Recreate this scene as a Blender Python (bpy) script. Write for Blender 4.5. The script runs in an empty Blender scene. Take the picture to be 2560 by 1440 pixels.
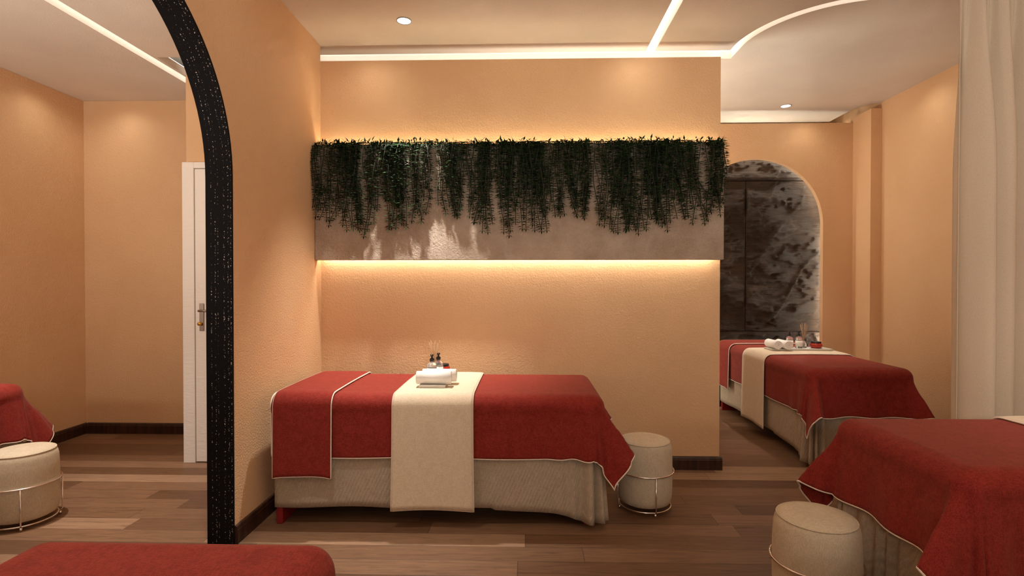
import bpy, bmesh, math, random
from mathutils import Vector, Matrix, noise
from math import sin, cos, pi, radians, atan, hypot, atan2

scene = bpy.context.scene
COL = scene.collection
random.seed(7)

# ------------------------------------------------------------------ camera
cam_data = bpy.data.cameras.new('camera')
cam_data.sensor_width = 36.0
cam_data.lens = 36.0 * 1330.0 / 2560.0
cam_data.clip_start = 0.02
cam = bpy.data.objects.new('camera', cam_data)
COL.objects.link(cam)
cam.location = (0, 0, 1.25)
cam.rotation_euler = (pi / 2 - atan(14 / 1330.0), 0, atan(35 / 1330.0))
scene.camera = cam

# ------------------------------------------------------------------ world, exposure
world = bpy.data.worlds.new('world')
scene.world = world
world.use_nodes = True
world.node_tree.nodes['Background'].inputs['Color'].default_value = (1.0, 0.85, 0.7, 1)
world.node_tree.nodes['Background'].inputs['Strength'].default_value = 0.08
vs = scene.view_settings
vs.view_transform = 'Standard'
vs.look = 'None'
vs.gamma = 1.0
vs.use_curve_mapping = False
vs.exposure = 0.0
scene.cycles.use_denoising = True
scene.cycles.max_bounces = 8
scene.cycles.diffuse_bounces = 5
scene.cycles.sample_clamp_indirect = 6.0

# ------------------------------------------------------------------ lamps
LAMP = (1.0, 0.95, 0.88)


def spot(x, y, power, size=115, blend=0.8, z=2.83, r=0.04, aim=None, color=LAMP):
    d = bpy.data.lights.new('spot_lamp', 'SPOT')
    d.energy = power
    d.color = color
    d.spot_size = radians(size)
    d.spot_blend = blend
    d.shadow_soft_size = r
    o = bpy.data.objects.new('spot_lamp', d)
    COL.objects.link(o)
    o.location = (x, y, z)
    if aim:
        o.rotation_euler = (Vector(aim) - Vector((x, y, z))).to_track_quat('-Z', 'Y').to_euler()
    return o


spot(-0.745, 3.20, 330, 60, 1.0)       # above the bed under the planter
spot(2.30, 4.66, 100, 52, 1.0)         # above the bed by the stone arch
spot(-1.0, 1.75, 95, 66, 1.0)           # rest of the main room
spot(2.45, 2.0, 75, 54, 1.0)
spot(-2.55, 2.5, 240, 66, 1.0, z=2.73)           # side room


def fill_uplight(x, y, z, power, size=0.8, tilt=(0, 0), color=(1.0, 0.92, 0.81)):  # added fill light aimed up at the ceiling, no fixture of the room
    d = bpy.data.lights.new('ceiling_fill', 'AREA')
    d.shape = 'DISK'
    d.size = size
    d.energy = power
    d.color = color
    o = bpy.data.objects.new('ceiling_fill', d)
    COL.objects.link(o)
    o.location = (x, y, z)
    o.rotation_euler = Vector((tilt[0], tilt[1], 1)).to_track_quat('-Z', 'Y').to_euler()
    return o


fill_uplight(0.2, -0.9, 1.6, 52, tilt=(0.1, 0.7))       # added unseen fill lights behind the camera, brightening the ceiling
fill_uplight(2.3, -0.9, 1.6, 32, tilt=(0, 0.7))
fill_uplight(-2.9, 0.9, 1.3, 46, tilt=(0, 0.5))  # added fill for the side room ceiling, out of view
spot(-2.1, 4.0, 5, 150, 1.0, z=2.60, aim=(-2.2, 4.0, 3.0))   # above the side room door
fill_uplight(0.35, 4.4, 1.5, 38, tilt=(0.3, 0), color=(1.0, 0.90, 0.76))          # added ceiling fill hidden behind the plant wall
# small cove lamps washing the tops of the walls
for cx, cy, cz, cp in ((-1.02, 3.36, 2.83, 5), (0.70, 3.40, 2.83, 4), (2.96, 4.20, 2.83, 4), (-3.45, 3.85, 2.72, 4),
                       (-3.25, 4.12, 2.72, 3.5), (2.60, 4.90, 2.80, 3)):
    spot(cx, cy, cp, 160, 1.0, z=cz, r=0.08, color=(1.0, 0.93, 0.78))

# ------------------------------------------------------------------ node helpers
def new_mat(name):
    m = bpy.data.materials.new(name)
    m.use_nodes = True
    nt = m.node_tree
    b = nt.nodes['Principled BSDF']
    return m, nt, b


def N(nt, kind, **kw):
    n = nt.nodes.new(kind)
    for k, v in kw.items():
        if k in n.inputs:
            n.inputs[k].default_value = v
        else:
            setattr(n, k, v)
    return n


def L(nt, a, b):
    nt.links.new(a, b)


def coords(nt, scale=(1, 1, 1), rot=(0, 0, 0)):
    t = nt.nodes.new('ShaderNodeTexCoord')
    m = nt.nodes.new('ShaderNodeMapping')
    m.inputs['Scale'].default_value = scale
    m.inputs['Rotation'].default_value = rot
    L(nt, t.outputs['Object'], m.inputs['Vector'])
    return m.outputs['Vector']


def ramp(nt, src, stops):
    r = nt.nodes.new('ShaderNodeValToRGB')
    els = r.color_ramp.elements
    while len(els) > 1:
        els.remove(els[-1])
    els[0].position = stops[0][0]
    els[0].color = (*stops[0][1], 1)
    for p, c in stops[1:]:
        e = els.new(p)
        e.color = (*c, 1)
    L(nt, src, r.inputs['Fac'])
    return r.outputs['Color']


def bump(nt, b, height, strength, dist=0.01, prev=None):
    n = nt.nodes.new('ShaderNodeBump')
    n.inputs['Strength'].default_value = strength
    n.inputs['Distance'].default_value = dist
    L(nt, height, n.inputs['Height'])
    if prev:
        L(nt, prev, n.inputs['Normal'])
    L(nt, n.outputs['Normal'], b.inputs['Normal'])
    return n.outputs['Normal']


def flat(name, color, rough=0.6, metal=0.0, spec=0.4):
    m, nt, b = new_mat(name)
    b.inputs['Base Color'].default_value = (*color, 1)
    b.inputs['Roughness'].default_value = rough
    b.inputs['Metallic'].default_value = metal
    b.inputs['Specular IOR Level'].default_value = spec
    n = N(nt, 'ShaderNodeTexNoise', Scale=60.0)
    L(nt, coords(nt), n.inputs['Vector'])
    bump(nt, b, n.outputs['Fac'], 0.04, 0.002)
    return m


def plaster(name, c1, c2, grain=160.0, strength=0.35, rough=0.6, spec=0.35):
    m, nt, b = new_mat(name)
    v = coords(nt)
    big = N(nt, 'ShaderNodeTexNoise', Scale=1.7, Detail=4.0, Roughness=0.6)
    L(nt, v, big.inputs['Vector'])
    L(nt, ramp(nt, big.outputs['Fac'], [(0.35, c1), (0.65, c2)]), b.inputs['Base Color'])
    fine = N(nt, 'ShaderNodeTexNoise', Scale=grain, Detail=3.0, Roughness=0.65)
    L(nt, v, fine.inputs['Vector'])
    bump(nt, b, fine.outputs['Fac'], strength, 0.006)
    b.inputs['Roughness'].default_value = rough
    b.inputs['Specular IOR Level'].default_value = spec
    return m


def fabric(name, c1, c2, weave=420.0, strength=0.25, rib=None, rough=0.9, sheen=0.15):
    m, nt, b = new_mat(name)
    v = coords(nt)
    n = N(nt, 'ShaderNodeTexNoise', Scale=22.0, Detail=6.0, Roughness=0.7)
    L(nt, v, n.inputs['Vector'])
    outs = []
    for sc in ((0.12, 1, 1), (1, 0.12, 1), (1, 1, 0.12)):
        mp = nt.nodes.new('ShaderNodeMapping')
        mp.inputs['Scale'].default_value = sc
        L(nt, v, mp.inputs['Vector'])
        w = N(nt, 'ShaderNodeTexNoise', Scale=weave, Detail=1.0, Roughness=0.5)
        L(nt, mp.outputs[0], w.inputs['Vector'])
        outs.append(w.outputs['Fac'])
    a = N(nt, 'ShaderNodeMath', operation='ADD')
    L(nt, outs[0], a.inputs[0])
    L(nt, outs[1], a.inputs[1])
    a2 = N(nt, 'ShaderNodeMath', operation='ADD')
    L(nt, a.outputs[0], a2.inputs[0])
    L(nt, outs[2], a2.inputs[1])
    mixf = N(nt, 'ShaderNodeMath', operation='MULTIPLY_ADD')
    L(nt, a2.outputs[0], mixf.inputs[0])
    mixf.inputs[1].default_value = 0.35
    nn = N(nt, 'ShaderNodeMath', operation='MULTIPLY')
    nn.inputs[1].default_value = 0.3
    L(nt, n.outputs['Fac'], nn.inputs[0])
    L(nt, nn.outputs[0], mixf.inputs[2])
    L(nt, ramp(nt, mixf.outputs[0], [(0.60, c1), (0.75, c2)]), b.inputs['Base Color'])
    nrm = bump(nt, b, a2.outputs[0], strength, 0.002)
    if rib:
        d = nt.nodes.new('ShaderNodeSeparateXYZ')
        L(nt, v, d.inputs[0])
        s1 = N(nt, 'ShaderNodeMath', operation='ADD')
        L(nt, d.outputs['X'], s1.inputs[0])
        L(nt, d.outputs['Y'], s1.inputs[1])
        k = N(nt, 'ShaderNodeMath', operation='MULTIPLY_ADD')
        L(nt, d.outputs['Z'], k.inputs[0])
        k.inputs[1].default_value = -0.45
        L(nt, s1.outputs[0], k.inputs[2])
        cmb = nt.nodes.new('ShaderNodeCombineXYZ')
        L(nt, k.outputs[0], cmb.inputs['X'])
        sc = N(nt, 'ShaderNodeMath', operation='MULTIPLY')
        L(nt, d.outputs['Z'], sc.inputs[0])
        sc.inputs[1].default_value = 0.3
        L(nt, sc.outputs[0], cmb.inputs['Z'])
        w = N(nt, 'ShaderNodeTexWave', Scale=rib, Distortion=2.5, Detail=3.0, bands_direction='X')
        w.inputs['Detail Scale'].default_value = 2.0
        L(nt, cmb.outputs[0], w.inputs['Vector'])
        bump(nt, b, w.outputs['Fac'], 0.35, 0.004, nrm)
    b.inputs['Roughness'].default_value = rough
    b.inputs['Specular IOR Level'].default_value = 0.15
    b.inputs['Sheen Weight'].default_value = sheen
    b.inputs['Sheen Roughness'].default_value = 0.5
    b.inputs['Sheen Tint'].default_value = (1.0, 0.8, 0.6, 1)
    return m


def emitter(name, color, strength):
    m, nt, b = new_mat(name)
    b.inputs['Base Color'].default_value = (*color, 1)
    b.inputs['Emission Color'].default_value = (*color, 1)
    b.inputs['Emission Strength'].default_value = strength
    return m


WALL1, WALL2 = (0.70, 0.44, 0.24), (0.74, 0.475, 0.27)
M_WALL = plaster('wall_plaster', WALL1, WALL2, grain=105.0, strength=0.75)
M_CEIL = plaster('ceiling_plaster', (0.70, 0.635, 0.555), (0.76, 0.69, 0.605), grain=150.0, strength=0.35)
M_SLAB = flat('slab_white', (0.8, 0.76, 0.7), 0.8)
M_RED = fabric('red_cloth', (0.175, 0.015, 0.010), (0.27, 0.030, 0.020), weave=520, strength=0.3, sheen=0.10)
M_BEIGE = fabric('skirt_cloth', (0.37, 0.295, 0.215), (0.46, 0.37, 0.275), weave=400, rib=17.0, sheen=0.1)
M_CREAM = fabric('runner_cloth', (0.64, 0.51, 0.365), (0.74, 0.61, 0.46), weave=460, strength=0.35, sheen=0.2)
M_PIPE = flat('piping_cord', (0.82, 0.70, 0.58), 0.7)
M_STOOL = fabric('stool_linen', (0.50, 0.41, 0.29), (0.62, 0.52, 0.385), weave=480, strength=0.45)
M_TOWEL = fabric('towel_cotton', (0.84, 0.81, 0.77), (0.92, 0.90, 0.87), weave=700, strength=0.4)
M_METAL = flat('champagne_metal', (0.86, 0.77, 0.70), 0.25, 1.0)
M_IRON = flat('brushed_bronze', (0.30, 0.25, 0.21), 0.35, 1.0)
M_REDWOOD = flat('red_lacquer', (0.22, 0.012, 0.012), 0.4)
M_BLACK = flat('black_plastic', (0.006, 0.006, 0.007), 0.35)
M_JAR = flat('red_ceramic', (0.42, 0.035, 0.022), 0.25)
M_TRAY = flat('grey_stone_tray', (0.52, 0.48, 0.42), 0.5)
M_REED = flat('reed_wood', (0.42, 0.24, 0.12), 0.7)
M_LABEL = flat('paper_label', (0.86, 0.82, 0.76), 0.6)
M_LED = emitter('led_white', (1.0, 0.95, 0.88), 2.2)
M_LEDW = emitter('led_warm', (1.0, 0.93, 0.78), 30.0)
M_LEDT = emitter('led_warm_dim', (1.0, 0.88, 0.60), 30.0)
M_LEDA = emitter('led_arch', (1.0, 0.92, 0.76), 52.0)
M_LENS = emitter('downlight_lens', (1.0, 0.97, 0.92), 8.0)
M_RIM = flat('downlight_rim', (0.30, 0.27, 0.24), 0.4)
M_STEM = flat('vine_stem', (0.020, 0.022, 0.010), 0.7)


def leaf_material():
    m, nt, b = new_mat('vine_leaf')
    n = N(nt, 'ShaderNodeTexNoise', Scale=30.0)
    L(nt, coords(nt), n.inputs['Vector'])
    L(nt, ramp(nt, n.outputs['Fac'], [(0.4, (0.004, 0.011, 0.004)), (0.75, (0.022, 0.060, 0.014))]), b.inputs['Base Color'])
    b.inputs['Roughness'].default_value = 0.7
    b.inputs['Specular IOR Level'].default_value = 0.08
    return m


M_LEAF = leaf_material()


def glass_material():
    m, nt, b = new_mat('clear_glass')
    b.inputs['Base Color'].default_value = (0.95, 0.93, 0.90, 1)
    b.inputs['Roughness'].default_value = 0.08
    b.inputs['Transmission Weight'].default_value = 0.85
    b.inputs['IOR'].default_value = 1.2
    return m


M_GLASS = glass_material()


def floor_material():
    m, nt, b = new_mat('oak_planks')
    t = nt.nodes.new('ShaderNodeTexCoord')
    s = nt.nodes.new('ShaderNodeSeparateXYZ')
    L(nt, t.outputs['Object'], s.inputs[0])

    def math(op, a, bb=None, c=None):
        n = nt.nodes.new('ShaderNodeMath')
        n.operation = op
        for i, v in enumerate((a, bb, c)):
            if v is None:
                continue
            if isinstance(v, (int, float)):
                n.inputs[i].default_value = v
            else:
                L(nt, v, n.inputs[i])
        return n.outputs[0]
    W, LEN = 0.1265, 1.55
    yr = math('DIVIDE', math('ADD', s.outputs['Y'], 0.03), W)
    row = math('FLOOR', yr)
    fy = math('FRACT', yr)
    wn = N(nt, 'ShaderNodeTexWhiteNoise', noise_dimensions='1D')
    L(nt, row, wn.inputs['W'])
    xo = math('MULTIPLY_ADD', wn.outputs['Value'], LEN, s.outputs['X'])
    xr = math('DIVIDE', xo, LEN)
    colid = math('FLOOR', xr)
    fx = math('FRACT', xr)
    cmb = nt.nodes.new('ShaderNodeCombineXYZ')
    L(nt, row, cmb.inputs['X'])
    L(nt, colid, cmb.inputs['Y'])
    w2 = N(nt, 'ShaderNodeTexWhiteNoise', noise_dimensions='2D')
    L(nt, cmb.outputs[0], w2.inputs['Vector'])
    pc = ramp(nt, w2.outputs['Value'], [(0.0, (0.105, 0.050, 0.024)), (0.35, (0.155, 0.080, 0.041)),
                                        (0.75, (0.205, 0.112, 0.062)), (1.0, (0.31, 0.19, 0.115))])
    # grain stretched along each plank
    gv = nt.nodes.new('ShaderNodeCombineXYZ')
    L(nt, math('MULTIPLY_ADD', w2.outputs['Value'], 37.0, math('MULTIPLY', s.outputs['X'], 1.6)), gv.inputs['X'])
    L(nt, math('MULTIPLY', s.outputs['Y'], 26.0), gv.inputs['Y'])
    g = N(nt, 'ShaderNodeTexNoise', Scale=2.2, Detail=9.0, Roughness=0.72, Distortion=1.6)
    L(nt, gv.outputs[0], g.inputs['Vector'])
    gc = ramp(nt, g.outputs['Fac'], [(0.3, (0.50, 0.46, 0.42)), (0.48, (1.0, 1.0, 1.0)), (0.72, (1.40, 1.36, 1.30))])
    mx = nt.nodes.new('ShaderNodeMix')
    mx.data_type = 'RGBA'
    mx.blend_type = 'MULTIPLY'
    mx.inputs[0].default_value = 1.0
    L(nt, pc, mx.inputs[6])
    L(nt, gc, mx.inputs[7])
    # joints
    ey = math('MINIMUM', fy, math('SUBTRACT', 1.0, fy))
    ex = math('MULTIPLY', math('MINIMUM', fx, math('SUBTRACT', 1.0, fx)), LEN / W)
    e = math('MINIMUM', ex, ey)
    j = ramp(nt, e, [(0.004, (0.35, 0.3, 0.28)), (0.014, (1, 1, 1))])
    mj = nt.nodes.new('ShaderNodeMix')
    mj.data_type = 'RGBA'
    mj.blend_type = 'MULTIPLY'
    mj.inputs[0].default_value = 1.0
    L(nt, mx.outputs[2], mj.inputs[6])
    L(nt, j, mj.inputs[7])
    L(nt, mj.outputs[2], b.inputs['Base Color'])
    b.inputs['Roughness'].default_value = 0.48
    b.inputs['Specular IOR Level'].default_value = 0.35
    n1 = bump(nt, b, g.outputs['Fac'], 0.12, 0.003)
    bump(nt, b, j, 0.4, 0.002, n1)
    return m


M_FLOOR = floor_material()


def dark_wood():
    m, nt, b = new_mat('dark_baseboard_wood')
    v = coords(nt, (18, 18, 1.2))
    g = N(nt, 'ShaderNodeTexNoise', Scale=2.0, Detail=6.0, Roughness=0.7)
    L(nt, v, g.inputs['Vector'])
    L(nt, ramp(nt, g.outputs['Fac'], [(0.35, (0.012, 0.005, 0.003)), (0.7, (0.070, 0.026, 0.012))]), b.inputs['Base Color'])
    b.inputs['Roughness'].default_value = 0.4
    bump(nt, b, g.outputs['Fac'], 0.3, 0.003)
    return m


M_BASE = dark_wood()


def glitter():
    m, nt, b = new_mat('black_glitter')
    t = nt.nodes.new('ShaderNodeTexCoord')
    v = N(nt, 'ShaderNodeTexVoronoi', Scale=330.0)
    L(nt, t.outputs['Object'], v.inputs['Vector'])
    s = nt.nodes.new('ShaderNodeSeparateColor')
    L(nt, v.outputs['Color'], s.inputs[0])
    sx = nt.nodes.new('ShaderNodeSeparateXYZ')
    L(nt, t.outputs['Object'], sx.inputs[0])
    band = N(nt, 'ShaderNodeTexNoise', Scale=95.0, noise_dimensions='1D', Detail=0.0)
    L(nt, sx.outputs['X'], band.inputs['W'])
    thr = N(nt, 'ShaderNodeMath', operation='MULTIPLY')
    L(nt, s.outputs[0], thr.inputs[0])
    L(nt, ramp(nt, band.outputs['Fac'], [(0.4, (0.45, 0.45, 0.45)), (0.6, (1, 1, 1))]), thr.inputs[1])
    L(nt, ramp(nt, thr.outputs[0], [(0.92, (0.004, 0.003, 0.003)), (0.97, (0.55, 0.45, 0.40))]), b.inputs['Base Color'])
    L(nt, ramp(nt, thr.outputs[0], [(0.82, (0.75, 0.75, 0.75)), (0.88, (0.25, 0.25, 0.25))]), b.inputs['Roughness'])
    b.inputs['Specular IOR Level'].default_value = 0.12
    return m


M_GLIT = glitter()


def stone_material():
    m, nt, b = new_mat('split_slate')
    v = coords(nt)
    n = N(nt, 'ShaderNodeTexNoise', Scale=2.2, Detail=8.0, Roughness=0.65)
    L(nt, v, n.inputs['Vector'])
    v2 = coords(nt, (1.2, 1, 9.0), (0, 0.25, 0))
    g = N(nt, 'ShaderNodeTexNoise', Scale=7.0, Detail=9.0, Roughness=0.75, Distortion=0.7)
    L(nt, v2, g.inputs['Vector'])
    c1 = ramp(nt, n.outputs['Fac'], [(0.3, (0.018, 0.011, 0.007)), (0.55, (0.042, 0.026, 0.017)), (0.75, (0.080, 0.053, 0.039))])
    c2 = ramp(nt, g.outputs['Fac'], [(0.35, (0.6, 0.6, 0.6)), (0.55, (1.0, 1.0, 1.0)), (0.75, (1.7, 1.6, 1.5))])
    mx = nt.nodes.new('ShaderNodeMix')
    mx.data_type = 'RGBA'
    mx.blend_type = 'MULTIPLY'
    mx.inputs[0].default_value = 1.0
    L(nt, c1, mx.inputs[6])
    L(nt, c2, mx.inputs[7])
    L(nt, mx.outputs[2], b.inputs['Base Color'])
    b.inputs['Roughness'].default_value = 0.5
    b.inputs['Specular IOR Level'].default_value = 0.25
    bump(nt, b, g.outputs['Fac'], 0.9, 0.02)
    return m


M_STONE = stone_material()


def shelf_material():
    m, nt, b = new_mat('planter_render')
    v = coords(nt)
    n = N(nt, 'ShaderNodeTexNoise', Scale=5.0, Detail=6.0, Roughness=0.65)
    L(nt, v, n.inputs['Vector'])
    L(nt, ramp(nt, n.outputs['Fac'], [(0.35, (0.58, 0.44, 0.325)), (0.65, (0.76, 0.61, 0.48))]), b.inputs['Base Color'])
    f = N(nt, 'ShaderNodeTexNoise', Scale=55.0, Detail=5.0, Roughness=0.7)
    L(nt, v, f.inputs['Vector'])
    bump(nt, b, f.outputs['Fac'], 1.0, 0.03)
    b.inputs['Roughness'].default_value = 0.62
    b.inputs['Specular IOR Level'].default_value = 0.2
    return m


M_SHELF = shelf_material()


def door_material():
    m, nt, b = new_mat('white_painted_wood')
    v = coords(nt, (14, 14, 60))
    n = N(nt, 'ShaderNodeTexNoise', Scale=0.8, Detail=4.0, Distortion=1.0)
    L(nt, v, n.inputs['Vector'])
    b.inputs['Base Color'].default_value = (0.84, 0.80, 0.75, 1)
    b.inputs['Roughness'].default_value = 0.5
    bump(nt, b, n.outputs['Fac'], 0.25, 0.01)
    return m


M_DOOR = door_material()


def curtain_material():
    m, nt, b = new_mat('curtain_linen')
    v = coords(nt, (1, 1, 1))
    n = N(nt, 'ShaderNodeTexNoise', Scale=350.0, Detail=2.0)
    L(nt, v, n.inputs['Vector'])
    L(nt, ramp(nt, n.outputs['Fac'], [(0.3, (0.58, 0.48, 0.37)), (0.7, (0.68, 0.575, 0.45))]), b.inputs['Base Color'])
    bump(nt, b, n.outputs['Fac'], 0.25, 0.002)
    b.inputs['Roughness'].default_value = 0.85
    b.inputs['Specular IOR Level'].default_value = 0.15
    return m


M_CURT = curtain_material()

# ------------------------------------------------------------------ object helpers
def link(name, me, mat=None, parent=None):
    o = bpy.data.objects.new(name, me)
    COL.objects.link(o)
    if mat:
        me.materials.append(mat)
    if parent:
        o.parent = parent
    return o


def from_bm(name, bm, mat, parent=None, smooth=False):
    me = bpy.data.meshes.new(name)
    bmesh.ops.recalc_face_normals(bm, faces=bm.faces)
    bm.to_mesh(me)
    bm.free()
    if smooth:
        for p in me.polygons:
            p.use_smooth = True
    return link(name, me, mat, parent)


def tag(o, label, cat, group=None, kind=None):
    o['label'] = label
    o['category'] = cat
    if group:
        o['group'] = group
    if kind:
        o['kind'] = kind
    return o


def empty(name, loc=(0, 0, 0), rz=0.0):
    o = bpy.data.objects.new(name, None)
    COL.objects.link(o)
    o.location = loc
    o.rotation_euler = (0, 0, rz)
    o.empty_display_size = 0.1
    return o


def add_box(bm, lo, hi):
    r = bmesh.ops.create_cube(bm, size=1.0)
    for v in r['verts']:
        v.co = Vector([(lo[i] + hi[i]) / 2 + v.co[i] * (hi[i] - lo[i]) for i in range(3)])
    return r['verts']


def box(name, lo, hi, mat, parent=None, bevel=0.0, segs=2):
    bm = bmesh.new()
    add_box(bm, lo, hi)
    if bevel:
        bmesh.ops.bevel(bm, geom=bm.edges[:], offset=bevel, segments=segs, profile=0.5, affect='EDGES')
    return from_bm(name, bm, mat, parent, smooth=False)


def struct(o):
    o['kind'] = 'structure'
    return o


def grid_mesh(name, rows, mat, parent=None, closed_u=False, smooth=True, thick=0.0):
    """rows: list of equally long lists of points"""
    nu = len(rows[0])
    verts = [tuple(p) for r in rows for p in r]
    faces = []
    for i in range(len(rows) - 1):
        for j in range(nu if closed_u else nu - 1):
            k = (j + 1) % nu
            faces.append((i * nu + j, i * nu + k, (i + 1) * nu + k, (i + 1) * nu + j))
    me = bpy.data.meshes.new(name)
    me.from_pydata(verts, [], faces)
    me.update()
    for p in me.polygons:
        p.use_smooth = smooth
    o = link(name, me, mat, parent)
    if thick:
        s = o.modifiers.new('thickness', 'SOLIDIFY')
        s.thickness = thick
        s.offset = 0.0
    return o


def add_tube(bm, pts, r, n=6, closed=False, cap=True):
    pts = [Vector(p) for p in pts]
    m = len(pts)
    rings = []
    up = Vector((0, 0, 1))
    prev = None
    for i, p in enumerate(pts):
        if closed:
            d = pts[(i + 1) % m] - pts[i - 1]
        else:
            d = pts[min(i + 1, m - 1)] - pts[max(i - 1, 0)]
        d.normalize()
        if prev is None:
            a = up if abs(d.z) < 0.9 else Vector((1, 0, 0))
            n1 = d.cross(a).normalized()
        else:
            n1 = (prev - d * prev.dot(d)).normalized()
        prev = n1
        n2 = d.cross(n1)
        rr = r[i] if isinstance(r, (list, tuple)) else r
        rings.append([bm.verts.new(p + n1 * rr * cos(2 * pi * k / n) + n2 * rr * sin(2 * pi * k / n)) for k in range(n)])
    for i in range(m if closed else m - 1):
        a, b = rings[i], rings[(i + 1) % m]
        for k in range(n):
            f = bm.faces.new((a[k], a[(k + 1) % n], b[(k + 1) % n], b[k]))
            f.smooth = True
    if cap and not closed:
        bm.faces.new(rings[0][::-1])
        bm.faces.new(rings[-1])


def tube(name, pts, r, mat, parent=None, n=6, closed=False):
    bm = bmesh.new()
    add_tube(bm, pts, r, n, closed)
    return from_bm(name, bm, mat, parent)


def lathe(name, prof, mat, parent=None, n=48, loc=(0, 0, 0)):
    bm = bmesh.new()
    rings = []
    for (r, z) in prof:
        if r < 1e-5:
            rings.append([bm.verts.new((loc[0], loc[1], loc[2] + z))])
        else:
            rings.append([bm.verts.new((loc[0] + r * cos(2 * pi * k / n), loc[1] + r * sin(2 * pi * k / n), loc[2] + z)) for k in range(n)])
    for a, b in zip(rings, rings[1:]):
        for k in range(n):
            if len(a) == 1 and len(b) == 1:
                continue
            if len(a) == 1:
                f = bm.faces.new((a[0], b[(k + 1) % n], b[k]))
            elif len(b) == 1:
                f = bm.faces.new((a[k], a[(k + 1) % n], b[0]))
            else:
                f = bm.faces.new((a[k], a[(k + 1) % n], b[(k + 1) % n], b[k]))
            f.smooth = True
    return from_bm(name, bm, mat, parent)


def prism(name, poly, z0, z1, mat, parent=None):
    bm = bmesh.new()
    a = [bm.verts.new((x, y, z0)) for x, y in poly]
    b = [bm.verts.new((x, y, z1)) for x, y in poly]
    bm.faces.new(a)
    bm.faces.new(b)
    n = len(poly)
    for i in range(n):
        bm.faces.new((a[i], a[(i + 1) % n], b[(i + 1) % n], b[i]))
    return from_bm(name, bm, mat, parent)


def copy_tree(o, parent=None):
    c = o.copy()
    COL.objects.link(c)
    c.parent = parent
    for ch in list(o.children):
        copy_tree(ch, c)
    return c


# ------------------------------------------------------------------ dimensions
XS = -1.39          # side wall, room face
XS2 = -1.51         # side wall, far face
YP = 3.576          # partition face
YF = 5.08           # far wall face
XR = 3.16           # right wall
XL = -3.65          # side room left wall
YB = 4.31           # side room back wall
YN = -2.4           # wall behind the camera
ZC = 2.85           # ceiling
ZW = 2.745          # tops of the free walls

# ------------------------------------------------------------------ room shell
struct(box('floor', (-4.3, YN - 0.3, -0.08), (3.7, 6.0, 0.0), M_FLOOR))


def ribbon(path, w):
    """offset a polyline (x,y) to both sides -> polygon"""
    Lft, Rgt = [], []
    for i, p in enumerate(path):
        a = path[max(i - 1, 0)]
        b = path[min(i + 1, len(path) - 1)]
        d = Vector((b[0] - a[0], b[1] - a[1])).normalized()
        nx, ny = -d.y, d.x
        Lft.append((p[0] + nx * w / 2, p[1] + ny * w / 2))
        Rgt.append((p[0] - nx * w / 2, p[1] - ny * w / 2))
    return Lft + Rgt[::-1]


def arc(cx, cy, r, a0, a1, n=22):
    return [(cx + r * cos(radians(a0 + (a1 - a0) * i / n)), cy + r * sin(radians(a0 + (a1 - a0) * i / n))) for i in range(n + 1)]


slot_left = [(0.86, 3.73), (0.86, 3.3)] + arc(0.24, 3.08, 0.62, 0, -90) + [(-0.4, 2.46), (-1.3, 2.46)]
slot_right = [(1.435, 3.86)] + arc(2.06, 3.67, 0.625, 180, 270) + [(2.5, 3.045), (3.10, 3.045)]
slot_mid = [(-1.52, 3.79), (1.46, 3.79)]
slot_side = [(-2.515, -1.5), (-2.515, 4.0)]
ZS = 2.745

ceil = box('ceiling', (-1.62, YN - 0.1, ZC), (XR + 0.02, 5.40, ZC + 0.05), M_CEIL)
struct(ceil)
cutters = []
for path, w in ((slot_left, 0.062), (slot_right, 0.055), (slot_mid, 0.135)):
    cutters.append(prism('cutter', ribbon(path, w), ZC - 0.1, ZC + 0.2, M_SLAB))
cutters.append(prism('cutter', [(3.02, 5.5), (3.02, 5.02), (3.09, 4.86), (3.3, 4.86), (3.3, 5.5)], ZC - 0.1, ZC + 0.2, M_SLAB))


def carve(obj, cs):
    for c in cs:
        md = obj.modifiers.new('cut', 'BOOLEAN')
        md.operation = 'DIFFERENCE'
        md.solver = 'EXACT'
        md.object = c
    dg = bpy.context.evaluated_depsgraph_get()
    me = bpy.data.meshes.new_from_object(obj.evaluated_get(dg))
    obj.modifiers.clear()
    obj.data = me
    for c in cs:
        bpy.data.objects.remove(c)


carve(ceil, cutters)
ceil_side = struct(box('ceiling_side_room', (-4.05, YN - 0.1, ZS), (XS2 - 0.001, 5.40, ZS + 0.05), M_CEIL))
carve(ceil_side, [prism('cutter', ribbon(slot_side, 0.073), ZS - 0.1, ZS + 0.2, M_SLAB),
                  box('cutter', (-2.455, 3.49, ZS - 0.1), (-1.7, 4.25, ZS + 0.2), M_SLAB)])

tag(prism('light_strip', ribbon(slot_left, 0.10), ZC + 0.052, ZC + 0.06, M_LED),
    'white light slot in the ceiling that runs straight to the top of the plant wall', 'light strip', 'light slots in the ceiling')
tag(prism('light_strip', ribbon(slot_right, 0.10), ZC + 0.052, ZC + 0.06, M_LED),
    'curved white light slot sweeping across the ceiling right of the plant wall', 'light strip', 'light slots in the ceiling')
tag(prism('light_strip', ribbon(slot_side, 0.10), ZS + 0.052, ZS + 0.06, M_LED),
    'straight white light slot in the side room ceiling seen through the black arch', 'light strip', 'light slots in the ceiling')
tag(prism('light_strip', ribbon(slot_mid, 0.17), ZC + 0.08, ZC + 0.09, M_LED),
    'long white light slot glowing over the top edge of the plant wall', 'light strip', 'light slots in the ceiling')
struct(box('trim_2', (-1.50, 3.858, ZC + 0.001), (1.40, 3.866, ZC + 0.079), M_SLAB))

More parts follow.
